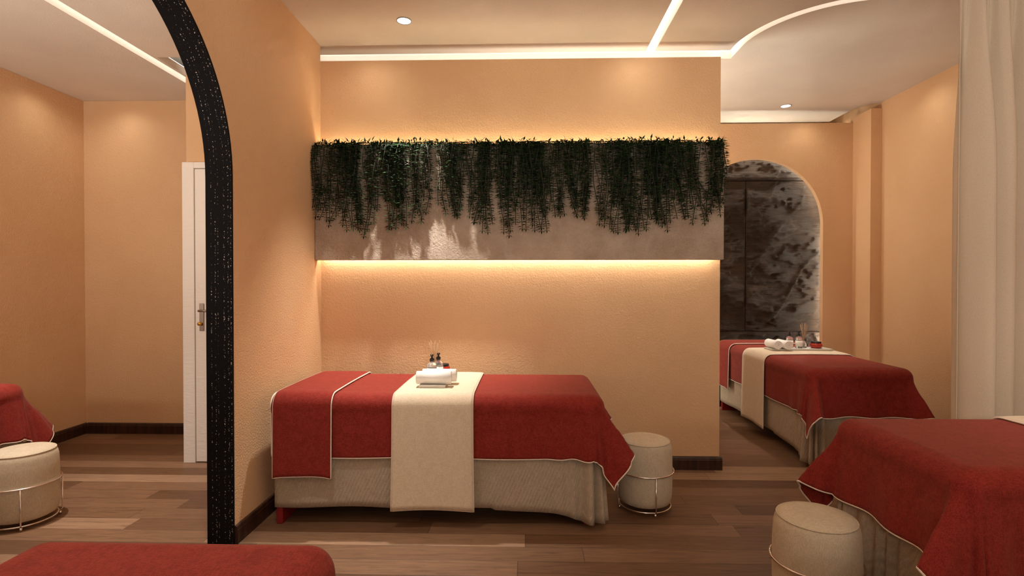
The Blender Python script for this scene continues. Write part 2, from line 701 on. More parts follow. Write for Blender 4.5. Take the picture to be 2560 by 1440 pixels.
# outer shell (ends of the building)
struct(box('wall_left_outer', (-4.15, YN - 0.1, 0), (-4.05, 5.9, 3.1), M_WALL))
struct(box('wall_right', (XR, YN - 0.1, 0), (XR + 0.12, 5.9, 3.1), M_WALL))
struct(box('wall_back_outer', (-4.05, 5.78, 0), (XR, 5.88, 3.1), M_SLAB))
struct(box('ceiling_slab', (-4.15, YN - 0.1, 3.0), (XR + 0.12, 5.9, 3.06), M_SLAB))

# side room
struct(box('wall_left', (XL - 0.1, YN, 0), (XL, YB + 0.1, ZS - 0.001), M_WALL))
struct(box('wall_side_room_back', (XL, YB, 0), (XS2, YB + 0.1, ZS - 0.001), M_WALL))
struct(box('wall_door', (-2.37, 3.66, 2.078), (XS2, 3.76, ZC - 0.001), M_WALL))
struct(box('wall_partition', (XS2, YP, 0), (1.29, YP + 0.12, ZW), M_WALL))
# pilaster at the right end of the far wall
struct(box('wall_pilaster', (3.062, 4.82, 0), (XR, 5.20, 2.795), M_WALL))


def baseboard(name, x0, y0, x1, y1, side):
    """profiled skirting along a wall line; side = unit vector into the room"""
    prof = [(0, 0), (0.016, 0), (0.016, 0.066), (0.013, 0.070), (0.013, 0.076), (0.009, 0.084), (0.0, 0.088)]
    bm = bmesh.new()
    A = [bm.verts.new((x0 + side[0] * u, y0 + side[1] * u, z)) for u, z in prof]
    B = [bm.verts.new((x1 + side[0] * u, y1 + side[1] * u, z)) for u, z in prof]
    bm.faces.new(A)
    bm.faces.new(B)
    n = len(prof)
    for i in range(n):
        bm.faces.new((A[i], A[(i + 1) % n], B[(i + 1) % n], B[i]))
    return struct(from_bm(name, bm, M_BASE))


baseboard('baseboard_partition', XS + 0.016, YP, 1.306, YP, (0, -1))
baseboard('baseboard_partition_end', 1.29, YP, 1.29, YP + 0.12, (1, 0))
baseboard('baseboard_side', XS, 2.492, XS, YP, (1, 0))
baseboard('baseboard_side_near', XS, YN, XS, 0.928, (1, 0))
baseboard('baseboard_left', XL, YN, XL, YB, (1, 0))
baseboard('baseboard_side_room_back', XL + 0.016, YB, XS2, YB, (0, -1))
baseboard('baseboard_right', XR, YN, XR, 4.82, (-1, 0))

# side wall with arched opening
AY0, AY1, AR, AYC, AZC = 0.93, 2.49, 0.78, 1.71, 1.747


def arch_wall(name, u0, u1, ztop, arch, n, mapf, mat, rows_mat=None):
    """wall with an arched hole; arch=(uc,zc,r,zbottom); mapf(u,z,side) -> 3D point"""
    uc, zc, r, zb = arch
    pts = []            # hole outline, from the right foot over the top to the left foot
    pts.append((uc + r, zb))
    m = 10
    for i in range(1, m):
        pts.append((uc + r, zb + (zc - zb) * i / m))
    for i in range(n + 1):
        a = pi * i / n
        pts.append((uc + r * cos(a), zc + r * sin(a)))
    for i in range(1, m):
        pts.append((uc - r, zc - (zc - zb) * i / m))
    pts.append((uc - r, zb))
    outer = []
    for (u, z) in pts:
        if z <= zc + 1e-6:
            outer.append((u1 if u > uc else u0, z))
        else:
            a = atan2(z - zc, u - uc)
            c, s = cos(a), sin(a)
            tu = ((u1 if c > 0 else u0) - uc) / c if abs(c) > 1e-9 else 1e9
            tz = (ztop - zc) / s if s > 1e-9 else 1e9
            t = min(tu, tz)
            outer.append((uc + t * c, zc + t * s))
    # fill the corners exactly
    bm = bmesh.new()
    def v(u, z, s):
        return bm.verts.new(mapf(u, z, s))
    for s in (0, 1):
        I = [v(u, z, s) for u, z in pts]
        O = [v(u, z, s) for u, z in outer]
        for i in range(len(pts) - 1):
            a, b = outer[i], outer[i + 1]
            bm.faces.new((I[i], I[i + 1], O[i + 1], O[i]))
            if abs(a[0] - b[0]) > 1e-6 and abs(a[1] - b[1]) > 1e-6:
                cu = u1 if max(a[0], b[0]) > uc else u0
                k = v(cu, ztop, s)
                bm.faces.new((O[i], O[i + 1], k))
        if s == 0:
            I0, O0 = I, O
    for i in range(len(pts) - 1):
        bm.faces.new((I0[i], I0[i + 1], I[i + 1], I[i]))
    bmesh.ops.remove_doubles(bm, verts=bm.verts[:], dist=1e-5)
    if zb > 0:
        pass
    return from_bm(name, bm, mat)


def map_side(u, z, s):
    return (XS if s == 0 else XS2, u, z)


o = arch_wall('wall_side', YN, YP, ZC - 0.001, (AYC, AZC, AR, 0.0), 40, map_side, M_WALL)
struct(o)


def arch_band(name, uc, zc, r_in, r_out, zb, d0, d1, mapf, mat, n=48, bead=None):
    """solid arched lining between depth d0 and d1"""
    def outline(r):
        pts = [(uc + r, zb + (zc - zb) * i / 8) for i in range(8)]
        pts += [(uc + r * cos(pi * i / n), zc + r * sin(pi * i / n)) for i in range(n + 1)]
        pts += [(uc - r, zc - (zc - zb) * i / 8) for i in range(1, 9)]
        return pts
    a, b = outline(r_in), outline(r_out)
    bm = bmesh.new()
    V = [[bm.verts.new(mapf(u, z, d)) for u, z in o_] for o_, d in ((a, d0), (a, d1), (b, d1), (b, d0))]
    m = len(a)
    for i in range(m - 1):
        for q in range(4):
            p, w = V[q], V[(q + 1) % 4]
            bm.faces.new((p[i], p[i + 1], w[i + 1], w[i]))
    bm.faces.new([V[q][0] for q in range(4)])
    bm.faces.new([V[q][-1] for q in range(4)])
    return from_bm(name, bm, mat)


struct(arch_band('trim_1', AYC, AZC, AR - 0.012, AR - 0.0005, 0.0, XS + 0.002, XS2 - 0.004, lambda u, z, d: (d, u, z), M_GLIT))

# far wall with the arched stone niche
FX, FZ, FR = 2.175, 1.80, 0.615
o = arch_wall('wall_far', 1.0, 3.062, ZW, (FX, FZ, FR, 0.0), 40, lambda u, z, s: (u, YF + (0 if s == 0 else 0.05), z), M_WALL)
struct(o)
# led tube tucked behind the arch edge
RO = 0.135
apts = [(FX + FR + RO, 5.342, 0.05 + (FZ - 0.05) * i / 8) for i in range(8)]
apts += [(FX + (FR + RO) * cos(pi * i / 30), 5.342, FZ + (FR + RO) * sin(pi * i / 30)) for i in range(31)]
apts += [(FX - FR - RO, 5.342, FZ - (FZ - 0.05) * i / 8) for i in range(1, 9)]
tag(tube('led_rope', apts, 0.009, M_LEDA), 'glowing light line edging the arched stone niche', 'light strip')


def slab_height(x, z, seed):
    p = Vector((x * 1.0, seed * 3.7, z * 1.0))
    big = noise.fractal(p * 1.6, 1.0, 2.0, 3)
    q = Vector((x * 1.2 + z * 0.25, seed, z * 2.6))
    t = noise.fractal(q * 1.5, 0.9, 2.1, 5) * 3.2
    k = math.floor(t)
    f = t - k
    ter = (k + min(1.0, max(0.0, (f - 0.42) / 0.16))) / 3.2
    rid = abs(noise.noise(Vector((x * 2.1 + 5, z * 1.3, seed))))
    vein = math.exp(-(rid / 0.035) ** 2)
    fine = noise.fractal(Vector((x * 9 + z * 4, seed, z * 22)), 0.9, 2.0, 4)
    return -0.020 * big - 0.045 * ter - 0.012 * vein - 0.0055 * fine


def stone_slab(x0, x1, z0, z1, seed, label):
    st = 0.0125
    nx = max(2, int((x1 - x0) / st))
    nz = max(2, int((z1 - z0) / st))
    rows = []
    for i in range(nz + 1):
        z = z0 + (z1 - z0) * i / nz
        row = []
        for j in range(nx + 1):
            x = x0 + (x1 - x0) * j / nx
            e = min(x - x0, x1 - x, z - z0, z1 - z)
            w = min(1.0, e / 0.02)
            h = max(-0.05, min(0.02, slab_height(x, z, seed)))
            row.append((x, 5.385 + h * w + (1 - w) * 0.012, z))
        rows.append(row)
    bm = bmesh.new()
    V = [[bm.verts.new(p) for p in r] for r in rows]
    for i in range(nz):
        for j in range(nx):
            f = bm.faces.new((V[i][j], V[i][j + 1], V[i + 1][j + 1], V[i + 1][j]))
            f.smooth = True
    # back box
    bk = [bm.verts.new(p) for p in ((x0, 5.44, z0), (x1, 5.44, z0), (x1, 5.44, z1), (x0, 5.44, z1))]
    bm.faces.new(bk)
    bm.faces.new([V[0][j] for j in range(nx + 1)] + [bk[1], bk[0]])
    bm.faces.new([V[nz][j] for j in range(nx + 1)] + [bk[2], bk[3]])
    bm.faces.new([V[i][0] for i in range(nz + 1)] + [bk[3], bk[0]])
    bm.faces.new([V[i][nx] for i in range(nz + 1)] + [bk[2], bk[1]])
    me = bpy.data.meshes.new('stone_slab')
    bm.to_mesh(me)
    bm.free()
    o_ = link('stone_slab', me, M_STONE)
    return tag(o_, label, 'stone slab', 'slate slabs in the arched niche')


stone_slab(1.30, 3.055, 2.268, 2.72, 1.3, 'pale lit strip of rough slate under the crown of the arched niche')
stone_slab(1.30, 2.196, 0.764, 2.262, 2.9, 'rough brown slate slab left of the vertical joint in the arched niche')
stone_slab(2.202, 3.055, 0.764, 2.262, 4.3, 'large dark slate slab right of the vertical joint in the arched niche')
stone_slab(1.30, 3.055, 0.02, 0.758, 6.1, 'low band of grey slate just behind the trayed bed in the niche')

# ------------------------------------------------------------------ door in the side room
door = empty('door_1', (-2.37, 3.66, 0))
door['kind'] = 'structure'


def dbox(name, lo, hi, mat, parent, bevel=0.0):
    return box(name, lo, hi, mat, parent, bevel)


box('door_frame', (0.0, -0.05, 0.0), (0.082, 0.10, 2.078), M_DOOR, door, 0.003)
box('door_frame', (0.782, -0.05, 0.0), (0.858, 0.10, 2.078), M_DOOR, door, 0.003)
box('lintel', (0.0825, -0.05, 2.036), (0.7815, 0.10, 2.078), M_DOOR, door, 0.003)
leaf = box('door_leaf', (0.086, -0.043, 0.008), (0.778, 0.0, 2.032), M_DOOR, door, 0.002)
leaf.data.name = 'door_leaf'
plate = box('handle_plate', (0.118, -0.052, 0.915), (0.148, -0.0435, 1.105), M_IRON, door, 0.002)
lev = tube('lever', [(0.133, -0.05, 1.055), (0.133, -0.085, 1.055), (0.14, -0.09, 1.055), (0.25, -0.09, 1.055)], 0.008, M_IRON, door, 8)
key = lathe('lock_knob', [(0, 0), (0.012, 0), (0.012, 0.02), (0, 0.022)], flat('brass', (0.8, 0.42, 0.06), 0.3, 1.0), door, 16)
key.rotation_euler = (pi / 2, 0, 0)
key.location = (0.128, -0.053, 0.965)

# ------------------------------------------------------------------ downlights
for (x, y, lab) in ((-0.745, 3.248, 'round white downlight in the ceiling above the bed under the plants'),
                    (2.352, 4.90, 'round white downlight in the ceiling before the stone niche')):
    t = tag(empty('downlight', (x, y, ZC)), lab, 'ceiling light', 'round recessed downlights')
    lathe('rim', [(0.041, -0.001), (0.041, -0.005), (0.0455, -0.005), (0.0455, 0.0005)], M_RIM, t, 40)
    lathe('lens', [(0.0, -0.003), (0.0405, -0.003), (0.0405, 0.001), (0, 0.001)], M_LENS, t, 40)

# ------------------------------------------------------------------ wall planter with leds
planter = tag(empty('wall_planter', (-0.057, 3.5, 1.397)), 'long rendered wall planter panel with hidden warm lights above and below', 'planter')
PX0, PX1, PZ0, PZ1 = -1.388 + 0.057, 1.275 + 0.057, 0.0, 0.757
box('panel', (PX0, -0.034, PZ0), (PX1, 0.018, PZ1), M_SHELF, planter, 0.003)
box('led_strip', (PX0 + 0.02, 0.030, PZ1 - 0.050), (PX1 - 0.03, 0.046, PZ1 - 0.038), M_LEDT, planter)
box('led_strip', (PX0 + 0.02, 0.030, 0.038), (PX1 - 0.03, 0.046, 0.050), M_LEDW, planter)
box('bracket', (PX0 + 0.02, 0.0185, 0.20), (PX1 - 0.02, 0.0755, 0.56), M_SLAB, planter)


def add_leaf(bm, p, d, up, ln, w):
    """small folded pointed leaf"""
    d = d.normalized()
    s = d.cross(up).normalized()
    u = s.cross(d)
    a = bm.verts.new(p)
    b = bm.verts.new(p + d * ln * 0.45 + s * w / 2 + u * w * 0.18)
    c = bm.verts.new(p + d * ln * 0.45 - s * w / 2 + u * w * 0.18)
    m = bm.verts.new(p + d * ln * 0.5)
    t = bm.verts.new(p + d * ln - u * w * 0.15)
    bm.faces.new((a, m, b))
    bm.faces.new((a, c, m))
    bm.faces.new((m, t, b))
    bm.faces.new((c, t, m))


def make_vine(x, length, drift, parent, rnd, dens=1.0):
    stem = bmesh.new()
    pts = []
    n = max(6, int(length / 0.035))
    y = -0.052 - rnd.random() * 0.02
    ph = rnd.random() * 6
    x0 = x - drift * 0.35 + rnd.uniform(-0.02, 0.02)
    for i in range(n + 1):
        t = i / n
        px = x0 + drift * t ** 1.8 + 0.010 * sin(ph + t * 7)
        pz = 0.775 - length * t
        py = y - 0.025 * sin(pi * min(1, t * 1.3)) + 0.006 * sin(ph * 2 + 9 * t)
        if i == 0:
            py = -0.01
        pts.append(Vector((px, py, pz)))
    add_tube(stem, pts, [0.0022] * len(pts), 4)
    so = from_bm('vine', stem, M_STEM, parent)
    lv = bmesh.new()
    step = 0.0150 / dens
    k = int(length / step)
    for i in range(k):
        t = (i + 0.5) / k
        f = t * n
        j = min(int(f), n - 1)
        p = pts[j].lerp(pts[j + 1], f - j)
        for s in (-1, 1):
            if rnd.random() < 0.10:
                continue
            d = Vector((s * rnd.uniform(0.7, 1), -rnd.uniform(-0.2, 0.6), rnd.uniform(-0.28, 0.16)))
            ln = rnd.uniform(0.026, 0.046) * (1 - 0.2 * t)
            add_leaf(lv, p.copy(), d, Vector((rnd.uniform(-.4, .4), -rnd.uniform(0, .9), 1)), ln, ln * 0.34)
    if rnd.random() < 0.9:
        for s in (-1, 1, 0):
            add_leaf(lv, pts[-1].copy(), Vector((s * 0.8, -0.2, -0.6)), Vector((0, -.3, 1)), 0.03, 0.009)
    lo = from_bm('leaves', lv, M_LEAF, so)
    return so


rnd = random.Random(11)
vine_labels = ('leftmost mass of dark trailing vines, touching the side wall end of the planter',
               'middle mass of dark trailing vines over the centre of the planter',
               'rightmost mass of dark trailing vines, ending at the free end of the planter')
units = ((-1.388, -0.39), (-0.39, 0.43), (0.43, 1.275))
for ui, (ua, ub) in enumerate(units):
    plant = tag(empty('trailing_plant', (0, 3.5, 1.397)), vine_labels[ui], 'plant', 'vines hanging over the wall planter')
    wdt = ub - ua
    # (relative position, count, spread, length, drift)
    spec = [(0.03, 3, 0.02, 0.44, 0.03), (0.15, 6, 0.035, 0.50, -0.10), (0.21, 6, 0.04, 0.55, 0.03),
            (0.32, 5, 0.04, 0.53, 0.05), (0.40, 5, 0.03, 0.55, -0.03), (0.50, 7, 0.035, 0.52, 0.02),
            (0.57, 6, 0.03, 0.53, 0.06), (0.66, 4, 0.03, 0.47, 0.05), (0.74, 4, 0.03, 0.49, -0.02),
            (0.84, 3, 0.03, 0.44, 0.05), (0.91, 5, 0.03, 0.47, 0.02), (0.985, 3, 0.02, 0.44, -0.02)]
    if ui == 2:
        spec = [(0.05, 3, 0.03, 0.50, 0.06), (0.16, 7, 0.035, 0.53, -0.05), (0.26, 5, 0.03, 0.55, 0.04), (0.36, 6, 0.035, 0.55, -0.03),
                (0.44, 8, 0.035, 0.50, 0.05), (0.53, 6, 0.035, 0.53, 0.10), (0.62, 5, 0.03, 0.48, 0.03),
                (0.70, 5, 0.03, 0.50, 0.04), (0.78, 4, 0.02, 0.50, 0.09), (0.88, 2, 0.02, 0.42, 0.09), (0.94, 3, 0.02, 0.42, 0.02), (0.975, 2, 0.012, 0.42, 0.0)]
    spec += [(0.06 + 0.11 * e, 2, 0.03, rnd.uniform(0.33, 0.48), 0.02) for e in range(9)]
    for rel, cnt, spr, ln, dr in spec:
        for q in range(int(cnt * 1.35 + 0.5)):
            x = ua + wdt * rel + rnd.gauss(0, spr)
            x = min(max(x, ua + 0.03), ub - 0.03)
            length = ln * rnd.choice((1.0, 1.04, 0.92, 0.75, 0.97, 0.6)) * rnd.uniform(1.0, 1.08)
            d = dr * rnd.uniform(-0.2, 1.3)
            d = min(d, ub - 0.02 - x)
            d = max(d, ua + 0.02 - x)
            make_vine(x, length, d, plant, rnd, rnd.uniform(0.85, 1.25))
    # bushy growth along the top edge
    tb = bmesh.new()
    for q in range(int(520 * wdt / 0.85)):
        x = rnd.uniform(ua + 0.015, ub - 0.015)
        if noise.noise(Vector((x * 9, 0.3, 0))) < -0.25 and rnd.random() < 0.7:
            continue
        p = Vector((x, rnd.uniform(-0.065, 0.0), 0.757 + rnd.uniform(-0.035, 0.016)))
        d = Vector((rnd.uniform(-1, 1), rnd.uniform(-0.9, 0.2), rnd.uniform(-0.1, 0.75)))
        ln = rnd.uniform(0.024, 0.042)
        add_leaf(tb, p, d, Vector((rnd.uniform(-.5, .5), -.3, 1)), ln, ln * 0.36)
    from_bm('top_foliage', tb, M_LEAF, plant)

# ------------------------------------------------------------------ massage beds
BL, BW, BT, BR = 0.855, 0.35, 0.67, 0.06   # half length, half width, top height, edge radius
QA = pi * BR / 2


def side_prof(s, r=BR, taper=0.06):
    """arc length past the start of the rounding -> (outward, drop)"""
    if s <= 0:
        return s, 0.0
    q = pi * r / 2
    if s < q:
        return r * sin(s / r), r * (1 - cos(s / r))
    e = s - q
    ins = 0.022 * min(1.0, e / 0.03) * taper / 0.06
    return r - ins * 0.3 - taper * 0.1 * e, r + e


FLARE = [(0, 0.12), (8, 0.34), (18, 0.60), (27, 0.50), (45, 0.20), (58, 0.10), (70, 0.16), (80, 0.08), (90, 0.02)]


def flare_at(deg):
    for (a, fa), (b, fb) in zip(FLARE, FLARE[1:]):
        if a <= deg <= b:
            t = (deg - a) / (b - a)
            t = t * t * (3 - 2 * t)
            return fa + (fb - fa) * t
    return 0.0


def cover_point(u, v, off=0.0):
    """u along the bed (foot at +), v across; cloth of a rectangular cover hanging over sides and foot"""
    up = u - (BL - BR)
    vp = abs(v) - (BW - BR)
    sg = 1 if v >= 0 else -1
    crown = 0.004 * cos(min(1, abs(v) / BW) * pi / 2)
    if up <= 0 or vp <= 0:
        if up <= 0 and vp <= 0:
            return Vector((u, v, BT + crown + off))
        if up <= 0:
            h, d = side_prof(vp)
            t = max(0.0, (d - BR) / 0.30)
            dist = BL - BR - u
            w = math.exp(-(dist / 0.16) ** 2)
            h += t * (0.03 * w * (0.5 + 0.5 * sin(dist * 42 + 0.6)) + 0.004 * sin(u * 9 + sg) * (1 - w)) + 0.02 * w * t
            d += 0.006 * w * t * sin(dist * 42) + 0.0035 * t * sin(u * 7.3 + sg)
            return Vector((u, sg * (BW - BR + h + off), BT - d + off * (1 if d < BR else 0)))
        h, d = side_prof(up)
        t = max(0.0, (d - BR) / 0.30)
        dist = BW - BR - abs(v)
        h += t * (0.018 + 0.010 * sin(v * 24 + 0.7) + 0.006 * cos(v * 9) + 0.034 * math.exp(-(dist / 0.10) ** 2))
        d += t * 0.004 * sin(v * 20)
        return Vector((BL - BR + h + off, v, BT - d + off * (1 if d < BR else 0)))
    rho = hypot(up, vp)
    th = atan2(vp, up)
    deg = math.degrees(th)
    if rho < QA:
        h, d = BR * sin(rho / BR), BR * (1 - cos(rho / BR))
    else:
        e = rho - QA
        f = flare_at(deg) * min(1.0, 0.70 + e / 0.5)
        b0 = 0.0
        if deg < 12:
            b0 = (1 - deg / 12) * 0.02 * min(1, e / 0.28)
        if deg > 78:
            b0 = ((deg - 78) / 12) * 0.035 * min(1, e / 0.28)
        h = BR + e * sin(f) + b0
        d = BR + e * cos(f)
    return Vector((BL - BR + (h + off) * cos(th), sg * (BW - BR + (h + off) * sin(th)), BT - d))


HC = QA + 0.255      # cloth length past the rounding start
HEADX = -BL + 0.005


def linspace(a, b, n):
    return [a + (b - a) * i / n for i in range(n + 1)]


def build_cover():
    us = linspace(HEADX, BL - BR - 0.25, 40) + linspace(BL - BR - 0.25, BL - BR, 26)[1:] + linspace(BL - BR, BL - BR + QA, 8)[1:] + linspace(BL - BR + QA, BL - BR + HC, 18)[1:]
    half = linspace(0, BW - BR, 12) + linspace(BW - BR, BW - BR + QA, 8)[1:] + linspace(BW - BR + QA, BW - BR + HC, 18)[1:]
    vs_ = [-x for x in half[::-1]] + half[1:]
    rows = [[cover_point(u, v) for v in vs_] for u in us]
    o_ = grid_mesh('bed_cover', rows, M_RED, thick=0.006)
    # piping: one long hem
    path = [r[0] for r in rows] + rows[-1][1:-1] + [r[-1] for r in rows[::-1]]
    hem = tube('piping', path, 0.0042, M_PIPE, o_, 6)
    head = tube('piping', [p + Vector((0, 0, 0.002)) for p in rows[0]], 0.0042, M_PIPE, o_, 6)
    return o_


def build_strip(name, x0, x1, drop, off, mat, pipe_mat, bow=0.0, pipe_r=0.0045):
    """cloth strip lying across the bed and hanging on both sides"""
    q = QA
    ln = (BW - BR) + q + (drop - BR)
    half = linspace(0, BW - BR, 10) + linspace(BW - BR, BW - BR + q, 8)[1:] + linspace(BW - BR + q, ln, 20)[1:]
    vs_ = [-x for x in half[::-1]] + half[1:]
    us = [x0 + (x1 - x0) * (0.5 - 0.5 * cos(pi * i / 18)) * 0.5 + (x1 - x0) * (i / 18) * 0.5 for i in range(19)]
    rows = []
    for u in us:
        tu = (u - x0) / (x1 - x0)
        puff = 0.0035 * (1 - (2 * tu - 1) ** 6)
        row = []
        for v in vs_:
            vp = abs(v) - (BW - BR)
            sg = 1 if v >= 0 else -1
            if vp <= 0:
                crown = 0.004 * cos(min(1, abs(v) / BW) * pi / 2)
                row.append(Vector((u, v, BT + crown + off + puff)))
                continue
            h, d = side_prof(vp, taper=0.0)
            h += off
            t = max(0.0, (d - BR) / (drop - BR))
            # corners fan out and droop a little at the hem
            fan = bow * t ** 2 * (2 * tu - 1)
            dd = d + (0.010 * (abs(2 * tu - 1) ** 4) - 0.005) * t ** 3
            hh = h + puff * (1 if d > BR * 0.5 else 0.7) + 0.006 * t + 0.004 * t * sin(u * 21 + sg)
            z = BT - dd
            if d < BR:
                z += (off + puff) * cos(vp / BR)
            row.append(Vector((u + fan, sg * (BW - BR + hh), z)))
        rows.append(row)
    o_ = grid_mesh(name, rows, mat, thick=0.008)
    path = rows[0] + [r[-1] for r in rows[1:]] + rows[-1][::-1][1:] + [r[0] for r in rows[::-1]][1:-1]
    tube('piping', path, pipe_r, pipe_mat, o_, 6, closed=True)
    return o_


def build_bed():
    t = empty('massage_bed')
    for sx in (-1, 1):
        xa = -(BL - 0.035) if sx < 0 else BL - 0.085
        box('leg', (xa - 0.016, -BW + (0.03 if sx < 0 else 0.06), 0.0), (xa + 0.016, BW - (0.03 if sx < 0 else 0.06), 0.50), M_REDWOOD, t, 0.003)
    box('mattress', (-BL + 0.02, -BW + 0.022, 0.50), (BL - 0.045, BW - 0.022, BT - 0.016), M_BEIGE, t, 0.03, 4)
    # skirt: perimeter from head (-y side) round the foot back to head (+y side)
    inset = 0.026
    rr = 0.04
    path = []
    w, l = BW - inset, BL - inset
    x = -BL + 0.012
    while x < l - rr:
        path.append((Vector((x, -w)), Vector((0, -1)), l - rr - x, 0))
        x += 0.02 if l - rr - x > 0.35 else 0.006
    for i in range(25):
        a = -pi / 2 + (pi / 2) * i / 24
        path.append((Vector((l - rr + rr * cos(a), -w + rr + rr * sin(a))), Vector((cos(a), sin(a))), 0.0, 1))
    y = -w + rr
    while y < w - rr:
        path.append((Vector((l, y)), Vector((1, 0)), min(y + w - rr, w - rr - y), 2))
        y += 0.006
    for i in range(25):
        a = (pi / 2) * i / 24
        path.append((Vector((l - rr + rr * cos(a), w - rr + rr * sin(a))), Vector((cos(a), sin(a))), 0.0, 3))
    x = l - rr
    while x > -BL + 0.012:
        path.append((Vector((x, w)), Vector((0, 1)), l - rr - x, 4))
        x -= 0.02 if l - rr - x > 0.35 else 0.006
    arcl = 0.0
    S = [0.0]
    for a, b in zip(path, path[1:]):
        arcl += (b[0] - a[0]).length * (3.2 if a[3] in (1, 3) else 1.0)
        S.append(arcl)
    NT = 16
    rows = []
    for k in range(NT + 1):
        tt = k / NT
        row = []
        for (p, nrm, dist, seg), s in zip(path, S):
            wgt = math.exp(-(dist / 0.13) ** 2) if seg != 2 else max(0.45, math.exp(-(dist / 0.13) ** 2))
            fold = 0.5 + 0.5 * sin(s * 78 + 1.3 * sin(s * 21))
            amp = tt ** 0.9 * (0.058 * wgt * (fold - 0.22) + 0.008 * wgt * tt + 0.004 * (1 - wgt) * sin(s * 11))
            if seg in (0, 4):
                amp *= 0.45 + 0.55 * math.exp(-(dist / 0.07) ** 2) if wgt > 0.05 else 1.0
            zb = 0.082 - 0.052 * wgt - 0.004 * sin(s * 9 + 1) * (1 - wgt) + 0.010 * wgt * (fold - 0.5)
            if dist > 0.5 and seg in (0, 4):
                zb += 0.010
            z = (BT - 0.02) + (zb - (BT - 0.02)) * tt
            q = p + nrm * amp
            row.append((q.x, q.y, max(0.006, z)))
        rows.append(row)
    grid_mesh('skirt', rows, M_BEIGE, t, thick=0.004)
    return t


proto_bed = build_bed()
proto_cover = build_cover()
proto_blanket = build_strip('folded_blanket', -0.832, -0.535, 0.41, 0.011, M_RED, M_PIPE)
proto_runner = build_strip('bed_runner', -0.222, 0.186, 0.572, 0.009, M_CREAM, M_PIPE, bow=0.006, pipe_r=0.004)
first = {}


def place(proto, key, loc, rz, label, cat, group):
    if key not in first:
        first[key] = proto
        o_ = proto
    else:
        o_ = copy_tree(proto)
    o_.location = loc
    o_.rotation_euler = (0, 0, rz)
    return tag(o_, label, cat, group)


A = (-0.455, 3.03, 0.0)
beds = [
    ('A', -0.455, 3.03, 0, 'under the hanging plants'),
    ('B', 2.24, 4.44, -90, 'by the arched stone niche'),
    ('C', 2.185, 1.99, 180, 'in front of the curtain, beside the nearest stool'),
    ('D', -0.77, 0.34, 90, 'at the bottom left, cut off by the picture edge'),
    ('E', -3.235, 2.15, 90, 'in the side room against its left wall'),
    ('F', 0.55, 0.225, 90, 'barely showing at the bottom edge, left of the nearest stool'),
]
bed_desc = {
    'A': 'massage bed with beige skirt and red slab legs under the hanging plants',
    'B': 'massage bed with beige skirt standing with its head at the stone niche',
    'C': 'massage bed with pleated beige skirt in front of the curtain',
    'D': 'massage bed under the plain red cover in the near left foreground',
    'E': 'massage bed with beige skirt in the side room behind the black arch',
    'F': 'massage bed in the foreground below the nearest stool, only its top edge in view'}
cover_desc = {
    'A': 'red cover with pale piping draped over the bed below the plants',
    'B': 'red cover with pale piping draped over the bed at the stone niche',
    'C': 'red cover draped over the large bed before the curtain, corner flaring out',
    'D': 'plain red cover filling the bottom left of the view',
    'E': 'red cover corner with pale piping on the bed in the side room',
    'F': 'sliver of red cover at the bottom edge left of the nearest stool'}
for kx, x, y, a, where in beds:
    rz = radians(a)
    place(proto_bed, 'bed', (x, y, 0), rz, bed_desc[kx], 'massage bed', 'massage beds')
    place(proto_cover, 'cover', (x, y, 0.0), rz, cover_desc[kx], 'bed cover', 'red bed covers')
    if kx in 'AB':
        place(proto_blanket, 'blanket', (x, y, 0), rz,
              {'A': 'folded red blanket across the left end of the bed under the plants',
               'B': 'folded red blanket across the head end of the bed at the stone niche'}[kx], 'blanket', 'folded red blankets')
    if kx in 'ABC':
        place(proto_runner, 'runner', (x, y, 0), rz,
              {'A': 'cream runner hanging over the middle of the bed below the plants',
               'B': 'cream runner under the tray of bottles by the stone niche',
               'C': 'cream runner corner at the right picture edge on the curtain side bed'}[kx], 'bed runner', 'cream bed runners')

# ------------------------------------------------------------------ tray set
tray = box('tray', (-0.115, -0.225, 0), (0.028, 0.275, 0.013), M_TRAY, None, 0.0015)


def build_towel():
    # rolled towel, axis along x, spiral ends
    bm = bmesh.new()
    turns, r0, r1, ln = 4.2, 0.004, 0.034, 0.185
    n = 110
    th = 0.0028
    prev = None
    for i in range(n + 1):
        t = i / n
        a = t * turns * 2 * pi + 3.7
        r = r0 + (r1 - r0) * t
        bulge = 0.004 * (1 - t)
        vs4 = []
        for rr_, xx in ((r - th, -ln / 2 - bulge), (r + th, -ln / 2 - bulge), (r + th, ln / 2 + bulge), (r - th, ln / 2 + bulge)):
            vs4.append(bm.verts.new((xx, rr_ * cos(a), rr_ * sin(a))))
        if prev:
            for q in range(4):
                f = bm.faces.new((prev[q], prev[(q + 1) % 4], vs4[(q + 1) % 4], vs4[q]))
                f.smooth = q in (1, 3)
        else:
            bm.faces.new(vs4)
        prev = vs4
    bm.faces.new(prev[::-1])
    me = bpy.data.meshes.new('rolled_towel')
    bmesh.ops.recalc_face_normals(bm, faces=bm.faces)
    bm.to_mesh(me)
    bm.free()
    return link('rolled_towel', me, M_TOWEL)


def build_bottle():
    t = empty('pump_bottle')
    lathe('bottle_body', [(0, 0), (0.024, 0), (0.027, 0.003), (0.027, 0.078), (0.023, 0.086), (0.011, 0.092), (0.010, 0.100), (0, 0.100)], M_GLASS, t, 28)
    lathe('bottle_label', [(0.0272, 0.014), (0.0276, 0.014), (0.0276, 0.062), (0.0272, 0.062)], M_LABEL, t, 28)
    c = lathe('pump_cap', [(0, 0.1005), (0.0125, 0.1005), (0.013, 0.112), (0.008, 0.117), (0.005, 0.119), (0.005, 0.129), (0.0095, 0.130), (0.0095, 0.137), (0, 0.138)], M_BLACK, t, 24)
    tube('nozzle', [(0, 0, 0.1335), (0.018, 0, 0.1335), (0.022, 0, 0.130)], 0.003, M_BLACK, t, 6)
    return t


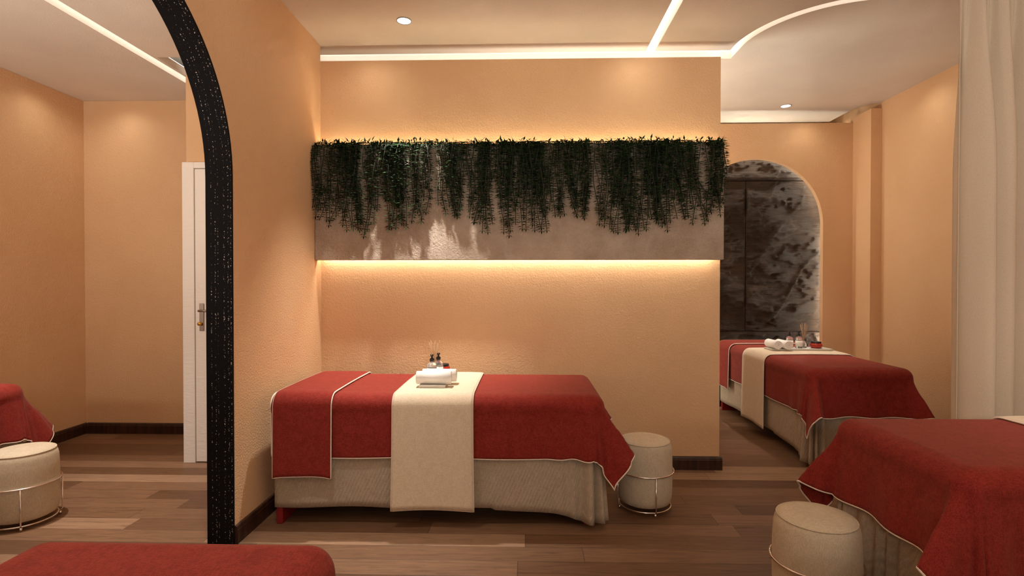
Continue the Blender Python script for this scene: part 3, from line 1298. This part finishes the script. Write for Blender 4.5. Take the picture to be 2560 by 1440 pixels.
def build_diffuser():
    t = empty('reed_diffuser')
    lathe('vessel', [(0, 0), (0.021, 0), (0.023, 0.004), (0.022, 0.034), (0.014, 0.044), (0.012, 0.056), (0.010, 0.056), (0.010, 0.046), (0.018, 0.032), (0.018, 0.006), (0, 0.006)],
          M_GLASS, t, 24)
    r_ = random.Random(4)
    for i in range(9):
        a = 2 * pi * i / 9 + 0.3
        s = r_.uniform(0.6, 1.1)
        tube('reed', [(-0.006 * cos(a), -0.006 * sin(a), 0.0065), (0.034 * s * cos(a), 0.034 * s * sin(a), 0.185 + r_.uniform(0, 0.025))], 0.0014, M_REED, t, 5)
    return t


def build_jar():
    t = empty('cream_jar')
    lathe('jar_body', [(0, 0), (0.034, 0), (0.043, 0.008), (0.046, 0.022), (0.043, 0.036), (0.037, 0.042), (0, 0.042)], M_JAR, t, 36)
    lathe('jar_lid', [(0, 0.0425), (0.0385, 0.0425), (0.0395, 0.046), (0.0385, 0.052), (0.035, 0.054), (0, 0.054)], M_BLACK, t, 36)
    return t


towel, bottle, diffuser, jar = build_towel(), build_bottle(), build_diffuser(), build_jar()


def at(bed, lx, ly, lz):
    _, x, y, a, _w = bed
    c, s = cos(radians(a)), sin(radians(a))
    return (x + lx * c - ly * s, y + lx * s + ly * c, lz)


for bi, (bed, wh) in enumerate(((beds[0], 'bed below the plants'), (beds[1], 'bed at the stone niche'))):
    rz = radians(bed[3])
    place(tray, 'tray', at(bed, 0, 0, BT + 0.0205), rz, 'flat grey stone tray on the runner of the ' + wh, 'tray', 'grey trays on the beds')
    z1 = BT + 0.034
    r1 = 0.0342
    place(towel, 'towel', at(bed, -0.040, -0.180, z1 + r1 + 0.001), rz,
          'rolled white towel at the tray end, ' + ('front roll' if bi == 0 else 'left roll') + ' on the ' + wh, 'towel', 'rolled white towels')
    place(towel, 'towel', at(bed, -0.022, -0.104, z1 + r1 + 0.001), rz + 0.0,
          'rolled white towel beside the bottles, ' + ('rear roll' if bi == 0 else 'right roll') + ' on the ' + wh, 'towel', 'rolled white towels')
    for q, (lx, ly) in enumerate(((-0.078, -0.030), (-0.052, 0.035))):
        place(bottle, 'bottle', at(bed, lx, ly, z1), rz + radians(-90),
              'black capped pump bottle ' + ('next to the towels' if q == 0 else 'next to the reed diffuser') + ' on the ' + wh, 'bottle', 'pump bottles on the trays')
    place(diffuser, 'diffuser', at(bed, -0.085, 0.092, z1), rz, 'reed diffuser with spread thin sticks on the ' + wh, 'diffuser', 'reed diffusers on the trays')
    place(jar, 'jar', at(bed, -0.050, 0.175, z1), rz, 'small round red jar with black lid on the ' + wh, 'jar', 'red jars on the trays')

# ------------------------------------------------------------------ stools
def build_stool():
    t = empty('padded_stool')
    R = 0.148
    lathe('cushion', [(0, 0.035), (0.120, 0.035), (0.138, 0.045), (0.1445, 0.070), (R, 0.12), (R + 0.001, 0.20), (R, 0.28), (0.1445, 0.34), (0.140, 0.358),
                      (0.134, 0.370), (0.1315, 0.374), (0.120, 0.382), (0.08, 0.388), (0, 0.390)], M_STOOL, t, 64)
    tube('seam', [(0.1335 * cos(2 * pi * k / 64), 0.1335 * sin(2 * pi * k / 64), 0.3735) for k in range(64)], 0.0032, M_STOOL, t, 6, closed=True)

    def ring(z, r):
        tube('ring', [(r * cos(2 * pi * k / 64), r * sin(2 * pi * k / 64), z) for k in range(64)], 0.0045, M_METAL, t, 8, closed=True)
    ring(0.214, 0.156)
    ring(0.022, 0.140)
    for k in range(4):
        a = radians(20 + 90 * k)
        c, s = cos(a), sin(a)
        tube('rod', [(0.156 * c, 0.156 * s, 0.214), (0.156 * c, 0.156 * s, 0.036), (0.152 * c, 0.152 * s, 0.026), (0.140 * c, 0.140 * s, 0.022)], 0.0035, M_METAL, t, 8)
        lathe('foot', [(0, 0), (0.006, 0), (0.006, 0.018), (0, 0.018)], M_METAL, t, 12, (0.146 * c, 0.146 * s, 0))
    return t


stool = build_stool()
for (x, y, rz, lab) in ((0.662, 2.975, radians(-20 - 80), 'round cream padded stool at the right end of the bed below the plants'),
                        (1.085, 2.01, radians(25), 'round cream padded stool in the foreground beside the curtain side bed'),
                        (-2.625, 2.70, radians(-70), 'round cream padded stool in the side room, cut by the left picture edge')):
    place(stool, 'stool', (x, y, 0), rz, lab, 'stool', 'round padded stools')

# ------------------------------------------------------------------ curtain
def build_curtain():
    rows = []
    x0, x1, z0, z1 = 2.188, 3.08, 0.015, ZC - 0.003
    nu, nv = 150, 44
    for k in range(nv + 1):
        t = k / nv
        z = z1 + (z0 - z1) * t
        row = []
        for i in range(nu + 1):
            s = i / nu
            x = x0 + (x1 - x0) * s
            ph = 2 * pi * (s * 8.2) + 0.5 * sin(s * 13)
            wide = 0.066 * (sin(ph) + 0.25 * sin(2 * ph)) + 0.018 * sin(ph * 0.5 + 0.8 + 0.8 * t)
            tight = 0.022 * sin(ph) + 0.014 * sin(2 * ph + 1.0) + 0.006 * sin(3 * ph)
            m = min(1.0, max(0.0, (t - 0.02) / 0.35))
            m = m * m * (3 - 2 * m)
            y = 2.74 + tight * (1 - m) + wide * m
            xx = x + 0.034 * m * cos(ph) * (1 if 0 < i < nu else 0)
            row.append((xx, y, z))
        rows.append(row)
    return grid_mesh('curtain', rows, M_CURT, thick=0.003)


tag(build_curtain(), 'floor length beige linen curtain with soft folds at the right edge', 'curtain')
